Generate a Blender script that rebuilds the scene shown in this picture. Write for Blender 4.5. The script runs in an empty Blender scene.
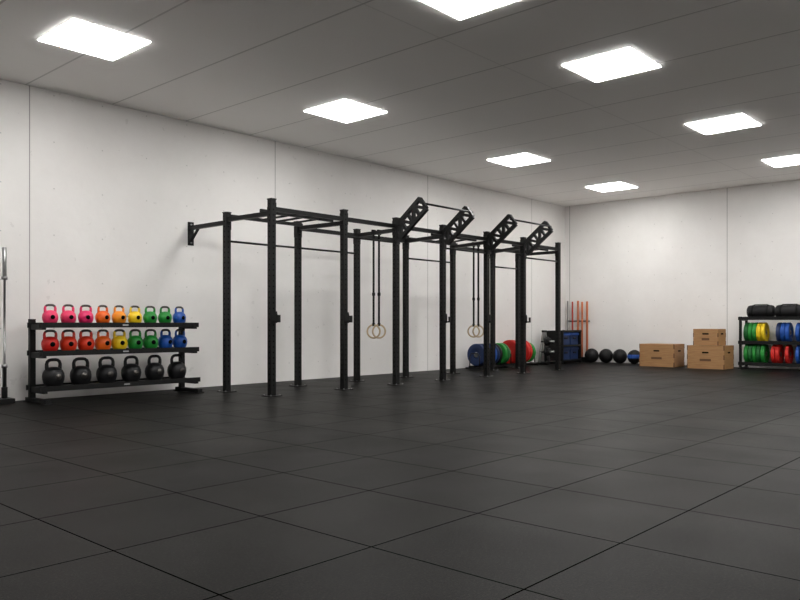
import bpy, bmesh, math, random
from mathutils import Vector, Matrix
random.seed(4)
scene = bpy.context.scene
scene.view_settings.view_transform = 'Standard'

# ---------------------------------------------------------------- materials
def lin(c):
    return tuple(((v/255)/12.92 if v/255 <= .04045 else ((v/255+.055)/1.055)**2.4) for v in c)+(1,)

def mat(name, rgb, rough=.5, metal=0, bump=0, scale=60, var=0.0, spec=.5):
    m = bpy.data.materials.new(name); m.use_nodes = True
    nt = m.node_tree; b = nt.nodes['Principled BSDF']
    b.inputs['Base Color'].default_value = lin(rgb)
    b.inputs['Roughness'].default_value = rough
    b.inputs['Metallic'].default_value = metal
    b.inputs['Specular IOR Level'].default_value = spec
    tc = nt.nodes.new('ShaderNodeTexCoord')
    nz = nt.nodes.new('ShaderNodeTexNoise'); nz.inputs['Scale'].default_value = scale
    nt.links.new(tc.outputs['Object'], nz.inputs['Vector'])
    if var:
        mr = nt.nodes.new('ShaderNodeMapRange')
        mr.inputs['To Min'].default_value = 1-var; mr.inputs['To Max'].default_value = 1+var
        nt.links.new(nz.outputs['Fac'], mr.inputs['Value'])
        mx = nt.nodes.new('ShaderNodeVectorMath'); mx.operation = 'SCALE'
        mx.inputs[0].default_value = lin(rgb)[:3]
        nt.links.new(mr.outputs[0], mx.inputs['Scale'])
        nt.links.new(mx.outputs[0], b.inputs['Base Color'])
    if bump:
        bp = nt.nodes.new('ShaderNodeBump'); bp.inputs['Strength'].default_value = bump
        bp.inputs['Distance'].default_value = .002
        nt.links.new(nz.outputs['Fac'], bp.inputs['Height'])
        nt.links.new(bp.outputs[0], b.inputs['Normal'])
    return m

class NG:
    def __init__(s, m):
        s.nt = m.node_tree
    def n(s, t, **k):
        x = s.nt.nodes.new(t)
        for a, v in k.items(): setattr(x, a, v)
        return x
    def l(s, a, b): s.nt.links.new(a, b)
    def math(s, op, a, b=None, c=None):
        x = s.n('ShaderNodeMath', operation=op)
        for i, v in enumerate((a, b, c)):
            if v is None: continue
            if isinstance(v, (int, float)): x.inputs[i].default_value = v
            else: s.l(v, x.inputs[i])
        return x.outputs[0]
    def line(s, val, off, period, halfw):
        # 1 on seam lines located at off + k*period
        f = s.math('FRACT', s.math('ADD', s.math('DIVIDE', s.math('SUBTRACT', val, off), period), .5))
        d = s.math('ABSOLUTE', s.math('SUBTRACT', f, .5))
        return s.math('LESS_THAN', d, halfw/period)

def surf(name):
    m = bpy.data.materials.new(name); m.use_nodes = True
    g = NG(m); g.b = m.node_tree.nodes['Principled BSDF']
    geo = g.n('ShaderNodeNewGeometry'); sep = g.n('ShaderNodeSeparateXYZ')
    g.l(geo.outputs['Position'], sep.inputs[0])
    g.pos = geo.outputs['Position']; g.x, g.y, g.z = sep.outputs
    return m, g

def mixc(g, fac, a, b):
    x = g.n('ShaderNodeMix', data_type='RGBA')
    if isinstance(fac, float): x.inputs[0].default_value = fac
    else: g.l(fac, x.inputs[0])
    for i, v in ((6, a), (7, b)):
        if isinstance(v, tuple): x.inputs[i].default_value = v
        else: g.l(v, x.inputs[i])
    return x.outputs[2]

def wall_material(name, axis, off):
    m, g = surf(name)
    v = g.x if axis == 'x' else g.y
    seam = g.line(v, off, 4.03, .007)
    nz = g.n('ShaderNodeTexNoise'); nz.inputs['Scale'].default_value = .9; nz.inputs['Detail'].default_value = 8
    nz.inputs['Roughness'].default_value = .65
    g.l(g.pos, nz.inputs['Vector'])
    base = mixc(g, nz.outputs['Fac'], lin((218, 215, 212)), lin((240, 238, 236)))
    nz2 = g.n('ShaderNodeTexNoise'); nz2.inputs['Scale'].default_value = 9; nz2.inputs['Detail'].default_value = 6
    g.l(g.pos, nz2.inputs['Vector'])
    st = g.math('MULTIPLY', g.math('GREATER_THAN', nz2.outputs['Fac'], .70), .12)
    base = mixc(g, st, base, lin((120, 115, 108)))
    # small filled screw holes in a lattice
    fx = g.math('SUBTRACT', g.math('FRACT', g.math('DIVIDE', v, .67)), .5)
    fz = g.math('SUBTRACT', g.math('FRACT', g.math('DIVIDE', g.z, .62)), .5)
    d = g.math('ADD', g.math('MULTIPLY', fx, fx), g.math('MULTIPLY', fz, fz))
    dots = g.math('MULTIPLY', g.math('LESS_THAN', d, .00025), .35)
    base = mixc(g, dots, base, lin((120, 118, 114)))
    base = mixc(g, seam, base, lin((160, 158, 155)))
    g.l(base, g.b.inputs['Base Color'])
    g.b.inputs['Roughness'].default_value = .75
    bp = g.n('ShaderNodeBump'); bp.inputs['Strength'].default_value = .25; bp.inputs['Distance'].default_value = .01
    g.l(nz2.outputs['Fac'], bp.inputs['Height']); g.l(bp.outputs[0], g.b.inputs['Normal'])
    return m

def floor_material():
    m, g = surf('rubber_tile_floor')
    T = .80
    lx = g.line(g.x, 3.21, T, .0045); ly = g.line(g.y, 1.55, T, .0045)
    seam = g.math('MAXIMUM', lx, ly)
    # per tile tone
    cx = g.math('FLOOR', g.math('DIVIDE', g.math('SUBTRACT', g.x, 3.21), T))
    cy = g.math('FLOOR', g.math('DIVIDE', g.math('SUBTRACT', g.y, 1.55), T))
    cmb = g.n('ShaderNodeCombineXYZ'); g.l(cx, cmb.inputs[0]); g.l(cy, cmb.inputs[1])
    wn = g.n('ShaderNodeTexWhiteNoise'); g.l(cmb.outputs[0], wn.inputs['Vector'])
    tile = mixc(g, wn.outputs['Value'], lin((15, 14.5, 14)), lin((24, 23.2, 21.8)))
    nz = g.n('ShaderNodeTexNoise'); nz.inputs['Scale'].default_value = 95; nz.inputs['Detail'].default_value = 5
    nz.inputs['Roughness'].default_value = .7
    g.l(g.pos, nz.inputs['Vector'])
    sp = g.math('MULTIPLY', g.math('GREATER_THAN', nz.outputs['Fac'], .58), .55)
    tile = mixc(g, sp, tile, lin((56, 54, 50)))
    base = mixc(g, seam, tile, lin((3, 3, 3)))
    g.l(base, g.b.inputs['Base Color'])
    nb = g.n('ShaderNodeTexNoise'); nb.inputs['Scale'].default_value = 1.2; nb.inputs['Detail'].default_value = 5
    g.l(g.pos, nb.inputs['Vector'])
    mr = g.n('ShaderNodeMapRange'); mr.inputs['To Min'].default_value = .36; mr.inputs['To Max'].default_value = .52
    g.l(nb.outputs['Fac'], mr.inputs['Value'])
    g.l(g.math('ADD', mr.outputs[0], g.math('MULTIPLY', seam, .4)), g.b.inputs['Roughness'])
    g.l(g.math('MULTIPLY', g.math('SUBTRACT', 1.0, seam), .045), g.b.inputs['Specular IOR Level'])
    h = g.math('SUBTRACT', g.math('MULTIPLY', nz.outputs['Fac'], .5), g.math('MULTIPLY', seam, 1.0))
    bp = g.n('ShaderNodeBump'); bp.inputs['Strength'].default_value = .5; bp.inputs['Distance'].default_value = .004
    g.l(h, bp.inputs['Height']); g.l(bp.outputs[0], g.b.inputs['Normal'])
    return m

def ceiling_material():
    m, g = surf('ceiling_panels')
    a = g.line(g.x, .45, 1.18, .012)
    b2 = g.line(g.y, .15, 5.0, .008)
    seam = g.math('MAXIMUM', g.math('MULTIPLY', a, .45), g.math('MULTIPLY', b2, .2))
    nz = g.n('ShaderNodeTexNoise'); nz.inputs['Scale'].default_value = .7; nz.inputs['Detail'].default_value = 6
    g.l(g.pos, nz.inputs['Vector'])
    base = mixc(g, nz.outputs['Fac'], lin((242, 240, 237)), lin((250, 248, 246)))
    base = mixc(g, seam, base, lin((130, 128, 125)))
    g.l(base, g.b.inputs['Base Color']); g.b.inputs['Roughness'].default_value = .55
    return m

def plywood():
    m = mat('plywood', (190, 145, 95), .55)
    g = NG(m); b = m.node_tree.nodes['Principled BSDF']
    tc = g.n('ShaderNodeTexCoord'); mp = g.n('ShaderNodeMapping'); mp.inputs['Scale'].default_value = (2, 2, 22)
    g.l(tc.outputs['Object'], mp.inputs[0])
    nz = g.n('ShaderNodeTexNoise'); nz.inputs['Scale'].default_value = 2.5; nz.inputs['Detail'].default_value = 6
    g.l(mp.outputs[0], nz.inputs['Vector'])
    g.l(mixc(g, nz.outputs['Fac'], lin((136, 96, 58)), lin((184, 142, 96))), b.inputs['Base Color'])
    return m

def emis(name, s):
    m = bpy.data.materials.new(name); m.use_nodes = True
    b = m.node_tree.nodes['Principled BSDF']
    b.inputs['Emission Color'].default_value = (1, .985, .96, 1)
    b.inputs['Emission Strength'].default_value = s
    return m

M = dict(
    steel_black=mat('black_powder_coat', (15, 15, 15), .5, 0, .15, 300, 0, .25),
    hole=mat('hole_dark', (4, 4, 4), .9, spec=.1),
    rubber=mat('black_rubber', (18, 18, 19), .6, 0, .3, 120, .15, .3),
    iron=mat('black_iron', (22, 22, 24), .42, .0, .3, 90, .15, .35),
    chrome=mat('chrome', (150, 150, 150), .28, .9, 0),
    steelbar=mat('handle_steel', (80, 77, 74), .35, .8, 0),
    ply=plywood(), plyedge=mat('plywood_edge', (100, 68, 42), .7, 0, 0, 30, .2),
    white=mat('white_print', (170, 170, 170), .5),
    strap=mat('nylon_strap', (18, 18, 18), .8, 0, .2, 200, 0, .2),
    ringwood=mat('birch_wood', (190, 170, 138), .45, 0, 0, 30, .1),
    frame=mat('lamp_frame_white', (215, 215, 212), .4),
    led=emis('led_panel', 32.0),
)
COL = dict(pink=(216, 40, 100), magenta=(200, 34, 112), rose=(222, 50, 96), red=(196, 28, 20), redorange=(214, 54, 22),
           orange=(230, 98, 16), amber=(232, 140, 20), yellow=(230, 196, 24), lime=(140, 184, 34), green=(26, 132, 46),
           darkgreen=(18, 96, 40), blue=(20, 76, 160), navy=(14, 40, 84), skyblue=(34, 96, 160))
for k, v in COL.items():
    M[k] = mat('paint_'+k, v, .42, 0, .1, 150, .06)
    M['r_'+k] = mat('rubber_'+k, v, .6, 0, .2, 120, .1)
M['woodstick'] = mat('oak_stick', (180, 100, 60), .5, 0, 0, 30, .1)
M['redstick'] = mat('red_stick', (160, 44, 28), .5)
M['greystick'] = mat('grey_stick', (120, 118, 116), .5)

# ---------------------------------------------------------------- mesh builder
class B:
    def __init__(s): s.bm = bmesh.new(); s.mats = []
    def mi(s, k):
        if k not in s.mats: s.mats.append(k)
        return s.mats.index(k)
    def box(s, c, size, k, rot=None):
        r = bmesh.ops.create_cube(s.bm, size=1)
        mt = Matrix.Translation(c) @ (rot.to_4x4() if rot else Matrix()) @ Matrix.Diagonal((*size, 1))
        bmesh.ops.transform(s.bm, matrix=mt, verts=r['verts'])
        i = s.mi(k)
        for f in {f for v in r['verts'] for f in v.link_faces}: f.material_index = i
    def beam(s, p, q, w, h, k, up=Vector((0, 0, 1))):
        p, q = Vector(p), Vector(q); d = (q-p); L = d.length; z = d.normalized()
        if abs(z.dot(up)) > .99: up = Vector((0, 1, 0))
        x = up.cross(z).normalized(); y = z.cross(x)
        rot = Matrix((x, y, z)).transposed()
        s.box((p+q)/2, (w, h, L), k, rot)
    def lathe(s, prof, org, axis, k, seg=24, ks=None):
        ax = Vector(axis).normalized(); up = Vector((0, 0, 1)) if abs(ax.z) < .9 else Vector((1, 0, 0))
        u = up.cross(ax).normalized(); w = ax.cross(u); org = Vector(org)
        rings = []
        for r, h in prof:
            if r < 1e-6: rings.append([s.bm.verts.new(org+ax*h)])
            else: rings.append([s.bm.verts.new(org+ax*h+(u*math.cos(2*math.pi*i/seg)+w*math.sin(2*math.pi*i/seg))*r) for i in range(seg)])
        for j in range(len(rings)-1):
            a, b = rings[j], rings[j+1]; i0 = s.mi(ks[j] if ks else k)
            for i in range(seg):
                n = (i+1) % seg
                if len(a) == 1 and len(b) == 1: continue
                if len(a) == 1: f = s.bm.faces.new((a[0], b[i], b[n]))
                elif len(b) == 1: f = s.bm.faces.new((a[i], a[n], b[0]))
                else: f = s.bm.faces.new((a[i], a[n], b[n], b[i]))
                f.material_index = i0; f.smooth = True
    def rod(s, p, q, r, k, seg=12):
        p, q = Vector(p), Vector(q); L = (q-p).length
        s.lathe([(0, 0), (r, 0), (r, L), (0, L)], p, q-p, k, seg)
    def tube(s, pts, r, k, seg=10, closed=False, kf=None):
        pts = [Vector(p) for p in pts]; n = len(pts); rings = []
        ref = None
        for i in range(n):
            if closed: t = pts[(i+1) % n]-pts[i-1]
            else: t = pts[min(i+1, n-1)]-pts[max(i-1, 0)]
            t.normalize()
            if ref is None:
                ref = Vector((0, 1, 0)) if abs(t.y) < .9 else Vector((1, 0, 0))
            u = (ref-t*ref.dot(t)).normalized(); ref = u; w = t.cross(u)
            rr = r[i] if isinstance(r, (list, tuple)) else r
            rings.append([s.bm.verts.new(pts[i]+(u*math.cos(2*math.pi*j/seg)+w*math.sin(2*math.pi*j/seg))*rr) for j in range(seg)])
        for i in range(n if closed else n-1):
            a, b = rings[i], rings[(i+1) % n]; m = s.mi(kf(i) if kf else k)
            for j in range(seg):
                f = s.bm.faces.new((a[j], a[(j+1) % seg], b[(j+1) % seg], b[j])); f.material_index = m; f.smooth = True
        if not closed:
            for rg in (rings[0], rings[-1]):
                f = s.bm.faces.new(rg); f.material_index = s.mi(k)
    def done(s, name, loc=(0, 0, 0), bevel=0, rotz=0):
        bmesh.ops.recalc_face_normals(s.bm, faces=s.bm.faces)
        me = bpy.data.meshes.new(name); s.bm.to_mesh(me); s.bm.free()
        for k in s.mats: me.materials.append(M[k])
        o = bpy.data.objects.new(name, me); scene.collection.objects.link(o)
        o.location = loc; o.rotation_euler[2] = rotz
        if bevel:
            b = o.modifiers.new('bevel', 'BEVEL'); b.width = bevel; b.segments = 2; b.limit_method = 'ANGLE'; b.angle_limit = .9
        return o

def inst(src, name, loc, rotz=0, scale=1):
    o = bpy.data.objects.new(name, src); scene.collection.objects.link(o)
    o.location = loc; o.rotation_euler[2] = rotz; o.scale = (scale,)*3
    return o

# ---------------------------------------------------------------- room
XW, YW, H = 17.78, 10.15, 4.09
X0, Y0 = -4.0, -5.0
M['floor'] = floor_material(); M['ceil'] = ceiling_material()
M['wall_l'] = wall_material('painted_wall_long', 'x', 4.04)
M['wall_f'] = wall_material('painted_wall_far', 'y', 5.99)
def slab(name, lo, hi, k):
    b = B(); c = [(a+d)/2 for a, d in zip(lo, hi)]
    b.box((0, 0, 0), [d-a for a, d in zip(lo, hi)], k); return b.done(name, c)
slab('floor', (X0-.2, Y0-.2, -.1), (XW+.2, YW+.2, 0), 'floor')
slab('ceiling', (X0-.2, Y0-.2, H), (XW+.2, YW+.2, H+.1), 'ceil')
slab('wall_left', (X0-.2, YW, 0), (XW+.2, YW+.2, H), 'wall_l')
slab('wall_back', (XW, Y0-.2, 0), (XW+.2, YW, H), 'wall_f')
slab('wall_right', (X0-.2, Y0-.2, 0), (XW, Y0, H), 'wall_l')
slab('wall_front', (X0-.2, Y0, 0), (X0, YW, H), 'wall_f')

# ceiling lamps: the visible ones, then extra ones out of view
def lamp(x, y):
    b = B(); w = .85; t = .012
    b.box((0, 0, -.0065), (w, w, .012), 'led')
    for sx in (-1, 1):
        b.box((sx*(w/2+t/2), 0, -.002), (t, w+2*t, .003), 'frame')
        b.box((0, sx*(w/2+t/2), -.002), (w, t, .003), 'frame')
    return b.done('ceiling_light_panel', (x, y, H))
for x, y in [(3.87, 8.0), (7.62, 7.95), (12.1, 7.9), (15.9, 7.9), (5.66, 4.25), (8.4, 4.17), (12.05, 4.12), (15.6, 4.05),
             (-.2, 8.0), (-.2, 4.2), (3.9, .3), (7.9, .3), (12.0, .3), (15.7, .3), (-.2, .3), (3.9, -3.2), (8, -3.2), (12, -3.2)]:  # this row: unseen panels, added to illuminate the room
    lamp(x, y)

# ---------------------------------------------------------------- pull-up rig
FX = [6.46, 7.82, 8.98, 10.18, 11.48, 12.72, 14.06]; FY = 8.2
RX = [6.43, 7.77, 9.08, 10.34, 11.74, 13.1, 14.06]; RY = 9.2
W = .082; TF = 2.69; TR = 2.60
b = B()
def upright(x, y, top):
    b.box((x, y, top/2+.004), (W, W, top-.008), 'steel_black')
    b.box((x, y, .005), (.20, .20, .010), 'steel_black')
    for sx in (-1, 1):
        for sy in (-1, 1): b.rod((x+sx*.075, y+sy*.075, .01), (x+sx*.075, y+sy*.075, .025), .011, 'chrome', 6)
    b.box((x, y, top+.003), (W+.012, W+.012, .014), 'steel_black')
    z = .15
    while z < top-.06:
        b.rod((x-W/2-.0006, y, z), (x-W/2+.002, y, z), .011, 'hole', 8)
        b.rod((x, y-W/2-.0006, z), (x, y-W/2+.002, z), .011, 'hole', 8)
        z += .075
for x in FX: upright(x, FY, TF)
for x in RX: upright(x, RY, TR)
def gusset(x, y, z, dx, dy):
    if dx: b.box((x+dx*(W/2+.004), y, z), (.008, W, .17), 'steel_black')
    else: b.box((x, y+dy*(W/2+.004), z), (W, .008, .17), 'steel_black')
BZ = 2.56
for i in range(6):
    b.beam((FX[i]+W/2, FY, BZ), (FX[i+1]-W/2, FY, BZ), .06, .06, 'steel_black')
    gusset(FX[i], FY, BZ, 1, 0); gusset(FX[i+1], FY, BZ, -1, 0)
    if i in (1, 2, 4): b.beam((RX[i]+W/2, RY, 2.50), (RX[i+1]-W/2, RY, 2.50), .06, .06, 'steel_black')
    gusset(RX[i], RY, 2.44, 1, 0); gusset(RX[i+1], RY, 2.44, -1, 0)
    if i in (0, 1, 3, 5): b.rod((RX[i], RY, 2.19), (RX[i+1], RY, 2.19), .016, 'steel_black')
    if i in (1, 3, 5): b.rod((FX[i], FY, 2.30), (FX[i+1], FY, 2.30), .016, 'steel_black')
for i in range(7):
    b.beam((FX[i], FY+W/2, 2.50), (RX[i], RY-W/2, 2.50), .06, .06, 'steel_black')
    gusset(FX[i], FY, 2.5, 0, 1); gusset(RX[i], RY, 2.5, 0, -1)
for i in (0, 3, 5):
    n = 4 if i == 0 else 3
    b.beam((FX[i], FY+.25, 2.56), (FX[i+1], FY+.25, 2.56), .04, .05, 'steel_black')
    b.beam((RX[i], RY-.1, 2.54), (RX[i+1], RY-.1, 2.54), .04, .05, 'steel_black')
    for j in range(1, n+1):
        f = j/(n+1)
        b.rod((FX[i]*(1-f)+FX[i+1]*f, FY, BZ), (RX[i]*(1-f)+RX[i+1]*f, RY-.08, 2.54), .016, 'steel_black')
# wall arm
AX = 6.43
b.beam((AX, RY+W/2, 2.46), (AX, YW-.012, 2.46), .06, .06, 'steel_black')
b.box((AX, YW-.007, 2.37), (.10, .012, .36), 'steel_black')
b.beam((AX, YW-.02, 2.26), (AX, YW-.22, 2.44), .03, .03, 'steel_black')
for z in (2.23, 2.51): b.rod((AX, YW-.013, z), (AX, YW-.03, z), .014, 'chrome', 6)
# angled flying arms (perforated plates) + bars
def arm(x):
    root = Vector((x, FY-W/2, 2.45)); tip = Vector((x, FY-.58, 2.87))
    d = (tip-root).normalized(); n = Vector((0, -d.z, d.y)); wd = .11
    for s in (-1, 1):
        b.beam(root+n*s*wd, tip+n*s*wd, .06, .06, 'steel_black', up=n)
    L = (tip-root).length; k = 4
    for j in range(k+1):
        p = root+d*(L*j/k)
        b.beam(p-n*wd, p+n*wd, .045, .055, 'steel_black', up=Vector((1, 0, 0)))
    for j in range(k):
        p = root+d*(L*j/k); q = root+d*(L*(j+1)/k); s = 1 if j % 2 else -1
        b.beam(p-n*wd*s, q+n*wd*s, .05, .05, 'steel_black', up=Vector((1, 0, 0)))
    b.box((x, FY-W/2-.006, 2.44), (W, .012, .34), 'steel_black')
    return tip, root
for a, c in ((2, 3), (4, 5)):
    t1, r1 = arm(FX[a]); t2, r2 = arm(FX[c])
    ext = Vector((.08, 0, 0))
    b.rod(t1-ext, t2+ext, .017, 'steel_black')
# J-cups
for i in (0, 1, 3, 4, 5):
    x = FX[i]; z = 1.08
    b.box((x, FY-W/2-.008, z), (W+.02, .014, .16), 'steel_black')
    b.box((x, FY-W/2-.06, z-.06), (.05, .11, .025), 'steel_black')
    b.box((x, FY-W/2-.11, z-.02), (.05, .018, .10), 'steel_black')
    b.box((x+W/2+.006, FY-.01, z), (.012, W+.02, .10), 'steel_black')
b.done('pull_up_rig')

def rings(x, y, topz, rz, sep):
    # pair of wooden rings hanging on straps, turned so the hoops face the open floor
    b = B(); dx, dy = .70, -.714
    for s in (-1, 1):
        cx, cy = x+s*sep*dx, y+s*sep*dy
        b.box((cx, cy, (topz+rz+.115)/2), (.018, .030, topz-rz-.115), 'strap')
        b.box((cx, cy, rz+.62), (.034, .040, .05), 'strap')
        b.box((cx, cy, topz-.03), (.075, .034, .085), 'strap')
        R = .108; tw = .25*s
        ex, ey = dx*math.cos(tw)-dy*math.sin(tw), dx*math.sin(tw)+dy*math.cos(tw)
        pts = [(cx+R*math.cos(a)*ex, cy+R*math.cos(a)*ey, rz+R*math.sin(a)) for a in [2*math.pi*i/28 for i in range(28)]]
        b.tube(pts, .015, 'ringwood', 8, True)
        b.box((cx, cy, rz+.112), (.04, .036, .045), 'strap')
    return b.done('gymnastic_rings')
rings(9.04, 8.70, 2.54, .86, .045)
rings(11.72, 8.62, 2.54, .84, .045)

# ---------------------------------------------------------------- kettlebell rack
KX0, KX1, KY = 3.93, 6.06, 9.62
b = B()
SZ = [.20, .635, .985]
for x in (KX0, KX1):
    b.box((x, KY+.18, .53), (.07, .06, 1.04), 'steel_black')
    b.box((x, KY, .035), (.07, .60, .05), 'steel_black')
    for yy in (-.28, .28): b.box((x, KY+yy, .006), (.10, .09, .012), 'steel_black')
    for z, w in zip(SZ, (.42, .36, .34)):
        b.box((x, KY, z-.035), (.05, w+.02, .07), 'steel_black')
for z, w in zip(SZ, (.42, .36, .34)):
    b.box(((KX0+KX1)/2, KY, z-.006), (KX1-KX0, w, .010), 'steel_black')
    for s in (-1, 1):
        b.box(((KX0+KX1)/2, KY+s*w/2, z-.012), (KX1-KX0+.12, .012, .065), 'steel_black')
    b.box(((KX0+KX1)/2, KY-w/2-.0075, z-.012), (.08, .002, .018), 'white')
b.done('kettlebell_rack')

def kb_mesh(key, steel):
    b = B()
    prof = [(0, 0), (.062, 0), (.070, .004), (.088, .03), (.099, .065), (.102, .095), (.097, .128), (.082, .158), (.058, .178), (.03, .188), (0, .19)]
    b.lathe(prof, (0, 0, 0), (0, 0, 1), key, 28)
    pts = [(-.058, 0, .15), (-.066, 0, .185), (-.068, 0, .215), (-.060, 0, .240), (-.042, 0, .254), (-.02, 0, .258), (.0, 0, .258),
           (.02, 0, .258), (.042, 0, .254), (.060, 0, .240), (.068, 0, .215), (.066, 0, .185), (.058, 0, .15)]
    rad = [.022, .018, .016, .0155, .0155, .016, .016, .016, .0155, .0155, .016, .018, .022]
    b.tube(pts, rad, key, 10, kf=(lambda i: steel if 3 <= i <= 8 else key))
    b.lathe([(.0, 0), (.030, 0), (.030, .003), (0, .003)], (0, -.1035, .095), (0, 1, 0), 'hole' if key != 'iron' else 'steelbar', 16)
    bmesh.ops.recalc_face_normals(b.bm, faces=b.bm.faces)
    me = bpy.data.meshes.new('kettlebell_'+key); b.bm.to_mesh(me); b.bm.free()
    for k in b.mats: me.materials.append(M[k])
    return me
KB = {}
def kb(key, x, z, s):
    if key not in KB: KB[key] = kb_mesh(key, 'steelbar' if key != 'iron' else 'iron')
    inst(KB[key], 'kettlebell', (x, KY, z+.001), random.uniform(-.15, .15), s)
top = ['rose', 'rose', 'pink', 'orange', 'amber', 'yellow', 'green', 'green', 'blue']
mid = ['red', 'redorange', 'redorange', 'orange', 'yellow', 'green', 'green', 'blue', 'blue']
for i in range(9):
    kb(top[i], KX0+.15+i*(KX1-KX0-.30)/8, SZ[2], .93)
    kb(mid[i], KX0+.15+i*(KX1-KX0-.29)/8, SZ[1], 1.03)
for i in range(6):
    kb('iron', KX0+.19+i*(KX1-KX0-.38)/5, SZ[0], 1.30)

# ---------------------------------------------------------------- barbells in vertical holder, left
b = B()
b.box((3.58, 9.98, .03), (.34, .26, .06), 'steel_black')
for x in (3.49, 3.67): b.lathe([(0.0, 0), (.036, 0), (.036, .14), (.030, .14), (.030, .02), (0, .02)], (x, 9.98, .06), (0, 0, 1), 'steel_black', 16)
b.done('barbell_holder', bevel=.004)
for x in (3.49, 3.67):
    b = B(); z = 0
    b.lathe([(0, 0), (.025, 0), (.025, .36), (.036, .36), (.036, .40), (.014, .40), (.014, 1.46), (.036, 1.46), (.036, 1.50), (.025, 1.50), (.025, 1.86), (.022, 1.865), (0, 1.865)], (0, 0, 0), (0, 0, 1), 'chrome', 18)
    b.done('barbell', (x, 9.98, .081))

# ---------------------------------------------------------------- bumper plates
PM = {}
def plate_mesh(key, R, T):
    h = T/2
    prof = [(.026, -h+.006), (.05, -h+.006), (.055, -h+.012), (R*.42, -h+.012), (R*.46, -h+.002), (R-.02, -h), (R-.006, -h+.004), (R, -h+.012),
            (R, h-.012), (R-.006, h-.004), (R-.02, h), (R*.46, h-.002), (R*.42, h-.012), (.055, h-.012), (.05, h-.006), (.026, h-.006), (.026, -h+.006)]
    ks = ['chrome', 'chrome'] + [key]*11 + ['chrome']*3
    b = B(); b.lathe(prof, (0, 0, 0), (1, 0, 0), key, 32, ks)
    bmesh.ops.recalc_face_normals(b.bm, faces=b.bm.faces)
    me = bpy.data.meshes.new('bumper_plate_'+key); b.bm.to_mesh(me); b.bm.free()
    for k in b.mats: me.materials.append(M[k])
    return me
def plate(key, x, y, z, axis='x', R=.225, T=.08):
    q = (key, R, T)
    if q not in PM: PM[q] = plate_mesh(key, R, T)
    inst(PM[q], 'bumper_plate', (x, y, z+R), 0 if axis == 'x' else math.pi/2)

b = B()
TX0, TX1, TY = 13.12, 15.36, 9.70
for s in (-1, 1):
    b.box(((TX0+TX1)/2, TY+s*.13, .05), (TX1-TX0, .04, .04), 'steel_black')
for x in (TX0+.02, 14.06, TX1-.02):
    b.box((x, TY, .02), (.05, .46, .035), 'steel_black')
for x in (TX0+.02, 13.50, 13.92, 14.34, 14.76, TX1-.02):
    pts = [(x, TY-.13, .06), (x, TY-.13, .28), (x, TY-.09, .34), (x, TY+.09, .34), (x, TY+.13, .28), (x, TY+.13, .06)]
    b.tube(pts, .012, 'steel_black', 8)
b.done('bumper_plate_rack')
for x, c in ((13.22, 'r_navy'), (13.32, 'r_navy'), (13.41, 'rubber'), (13.62, 'r_blue'), (13.72, 'r_navy'), (13.82, 'rubber'),
             (14.03, 'r_green'), (14.13, 'r_darkgreen'), (14.48, 'r_red'), (14.58, 'r_red'),
             (14.90, 'r_red'), (15.00, 'r_red'), (15.19, 'r_green')):
    plate(c, x, TY, .071, 'x', .27 if c == 'r_red' else .24, .08)

b = B(); cx, cy = 15.85, 9.62
b.box((cx, cy, .03), (.55, .06, .05), 'steel_black'); b.box((cx-.24, cy, .03), (.05, .5, .05), 'steel_black'); b.box((cx+.24, cy, .03), (.05, .5, .05), 'steel_black')
b.beam((cx-.22, cy, .05), (cx-.03, cy, .78), .05, .05, 'chrome'); b.beam((cx+.22, cy, .05), (cx+.03, cy, .78), .05, .05, 'chrome')
b.box((cx, cy, .80), (.14, .06, .05), 'steel_black')
for z, o in ((.30, .15), (.55, .09)):
    b.box((cx, cy, z), (2*o+.06, .05, .04), 'steel_black')
    b.rod((cx, cy-.27, z+.01), (cx, cy-.02, z+.01), .024, 'chrome', 14)
    b.lathe([(.026, 0), (.11, 0), (.11, .05), (.026, .05)], (cx, cy-.10, z+.01), (0, 1, 0), 'rubber', 24)
    b.lathe([(.026, 0), (.09, 0), (.09, .04), (.026, .04)], (cx, cy-.155, z+.01), (0, 1, 0), 'rubber', 24)
b.done('weight_plate_tree')

b = B(); sx0, sx1, sy = 16.30, 17.18, 9.62
for x in (sx0, sx1):
    for y in (sy-.24, sy+.24): b.box((x, y, .41), (.04, .04, .82), 'steel_black')
    b.box((x, sy, .44), (.02, .44, .74), 'steel_black')
for z in (.08, .44, .80):
    b.box(((sx0+sx1)/2, sy, z), (sx1-sx0+.04, .50, .025), 'steel_black')
    b.box(((sx0+sx1)/2, sy-.26, z), (sx1-sx0+.04, .014, .05), 'steel_black')
b.box(((sx0+sx1)/2, sy+.245, .44), (sx1-sx0, .01, .74), 'steel_black')
b.done('storage_rack', bevel=.003)
for z in (.093, .453):
    for i in range(2):
        b = B(); w = .40
        b.box((0, 0, .13), (w-.03, .40, .26), 'r_navy'); b.box((0, 0, .27), (w, .44, .06), 'r_blue' if z > .2 else 'r_navy')
        b.box((0, 0, .303), (w-.03, .40, .014), 'r_blue'); b.box((0, -.205, .17), (.14, .02, .04), 'steel_black')
        b.done('storage_crate', (sx0+.230+i*.42, sy, z+.001), bevel=.006)

SX = XW-.13
b = B(); b.box((SX, 9.76, .06), (.20, .70, .12), 'steel_black'); b.box((XW-.016, 9.76, 1.05), (.03, .66, .03), 'steel_black')
b.done('stick_holder', bevel=.004)
for i, (y, c, r, z) in enumerate(((10.02, 'greystick', .020, 1.46), (9.88, 'redstick', .022, 1.44), (9.72, 'woodstick', .028, 1.46), (9.60, 'woodstick', .026, 1.43), (9.46, 'woodstick', .028, 1.44))):
    b = B(); b.lathe([(0, 0), (r*.8, 0), (r, .01), (r, z-.01), (r*.8, z), (0, z)], (0, 0, 0), (0, 0, 1), c, 14)
    b.done('wooden_training_stick', (SX+.03, y, .121))

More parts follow.
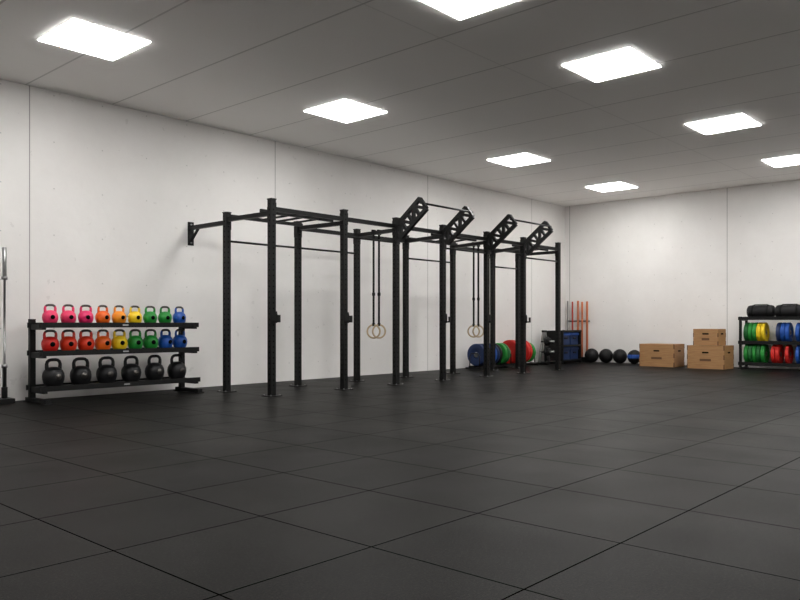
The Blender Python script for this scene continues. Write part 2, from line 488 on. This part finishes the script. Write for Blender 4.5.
def ball(x, y, r, key, band):
    b = B(); n = 18
    prof = [(r*math.sin(math.pi*i/n) if 0 < i < n else 0, r-r*math.cos(math.pi*i/n)) for i in range(n+1)]
    ks = [band if n*.44 <= i < n*.56 else key for i in range(n)]
    b.lathe(prof, (0, 0, 0), (0, 0, 1), key, 32, ks)
    for a in range(4):
        t = a*math.pi/4
        pts = [((r+.0005)*math.cos(u)*math.cos(t), (r+.0005)*math.cos(u)*math.sin(t), r+(r+.0005)*math.sin(u)) for u in [2*math.pi*i/36 for i in range(36)]]
        b.tube(pts, .0025, 'hole', 5, True)
    b.done('medicine_ball', (x, y, .004))
ball(17.40, 9.18, .175, 'rubber', 'rubber'); ball(17.42, 8.80, .175, 'rubber', 'rubber')
ball(17.42, 8.43, .175, 'rubber', 'rubber'); ball(17.42, 8.05, .17, 'rubber', 'r_blue')

def plyo(name, x0, x1, y0, y1, z, h):
    b = B(); sx, sy = x1-x0, y1-y0; t = .018
    b.box((0, 0, h/2), (sx-.004, sy-.004, h-.004), 'ply')
    for s in (-1, 1):
        k = max(3, int(h/.09))
        for j in range(k):
            if j % 2: continue
            zc = h*(j+.5)/k
            b.box((-sx/2+.0005, s*(sy/2-t/2), zc), (.004, t, h/k), 'plyedge')
            b.box((s*(sx/2-t/2), -sy/2+.0005, zc), (t, .004, h/k), 'plyedge')
    b.box((-sx/2, 0, h*.70), (.006, .11, .032), 'hole')
    for s in (-1, 1): b.lathe([(0, 0), (.016, 0), (.016, .006), (0, .006)], (-sx/2-.003, s*.055, h*.70), (1, 0, 0), 'hole', 16)
    b.box((0, -sy/2, h*.70), (.11, .006, .032), 'hole')
    for s in (-1, 1): b.lathe([(0, 0), (.016, 0), (.016, .006), (0, .006)], (s*.055, -sy/2-.003, h*.70), (0, 1, 0), 'hole', 16)
    b.box((-sx/2-.001, 0, h*.38), (.003, sy*.30, .05), 'plyedge')
    b.done(name, ((x0+x1)/2, (y0+y1)/2, z))
plyo('plyometric_box', 16.70, 17.30, 6.78, 7.60, .0, .52)
plyo('plyometric_box', 16.62, 17.22, 5.66, 6.46, .0, .51)
plyo('plyometric_box', 16.66, 17.14, 5.80, 6.34, .511, .36)

# ---------------------------------------------------------------- right storage rack with plates
RXc = 17.36; y0, y1 = 3.05, 5.50
b = B(); LZ = [.12, .58, 1.10]
for y in (y0, 4.28, y1):
    for dx in (-.20, .20): b.box((RXc+dx, y, .57), (.05, .05, 1.14), 'steel_black')
    b.box((RXc, y, .02), (.50, .07, .03), 'steel_black')
    for z in LZ: b.box((RXc, y, z-.03), (.40, .04, .04), 'steel_black')
for z in LZ:
    b.box((RXc, (y0+y1)/2, z-.006), (.36, y1-y0, .010), 'steel_black')
    for dx in (-.20, .20): b.box((RXc+dx-(.0 if dx > 0 else .03), (y0+y1)/2, z-.0), (.014, y1-y0+.08, .07), 'steel_black')
b.done('weight_storage_rack', bevel=.003)
def row(z, seq, R=.215, T=.078):
    y = 5.44
    for c in seq:
        if isinstance(c, float): y -= c; continue
        if abs(y-T/2-4.28) < .07: y = 4.28-.04
        plate(c, RXc, y-T/2, z+.001, 'y', R, T); y -= T+.008
row(LZ[1], ['r_darkgreen', 'r_green', 'r_green', 'r_yellow', 'r_yellow', .22, 'r_navy', 'r_blue', 'r_blue', .12, 'r_blue', 'r_navy', 'r_blue', 'r_red', 'r_red', 'r_green', 'r_green', 'rubber', 'rubber'])
row(LZ[0], ['r_green', 'r_darkgreen', 'r_green', 'r_darkgreen', 'r_green', .12, 'r_red', 'r_red', .1, 'r_red', .12, 'r_blue', 'r_blue', 'r_navy', 'r_blue', 'r_green', 'r_red', 'r_red', 'rubber'])
def roll(y, L, r):
    b = B()
    prof = [(0, -L/2), (r*.7, -L/2), (r*.92, -L/2+.02), (r, -L/2+.06), (r*.985, -L/4), (r, 0), (r*.985, L/4), (r, L/2-.06), (r*.92, L/2-.02), (r*.7, L/2), (0, L/2)]
    b.lathe(prof, (0, 0, r), (0, 1, 0), 'rubber', 28)
    for s in (-.28, .28):
        b.lathe([(r+.001, -.02), (r+.005, -.02), (r+.005, .02), (r+.001, .02)], (0, s*L, r), (0, 1, 0), 'strap', 28)
    b.tube([(0, -L*.28, 2*r), (0, -L*.24, 2*r+.01), (0, L*.24, 2*r+.01), (0, L*.28, 2*r)], .010, 'strap', 8)
    b.done('sandbag', (RXc-.02, y, LZ[2]+.006))
roll(5.13, .54, .14); roll(4.56, .54, .14); roll(3.98, .54, .14); roll(3.42, .54, .14)

# ---------------------------------------------------------------- world + camera
w = bpy.data.worlds.new('world'); scene.world = w; w.use_nodes = True
w.node_tree.nodes['Background'].inputs[0].default_value = (.5, .5, .5, 1)
w.node_tree.nodes['Background'].inputs[1].default_value = .05

cam = bpy.data.cameras.new('camera'); co = bpy.data.objects.new('camera', cam); scene.collection.objects.link(co)
co.location = (0, 0, 1.0)
co.rotation_euler = (math.radians(90), 0, math.radians(42.1-90))
cam.sensor_width = 36; cam.lens = 753/800*36; cam.shift_y = 23/800
cam.clip_start = .05
scene.camera = co
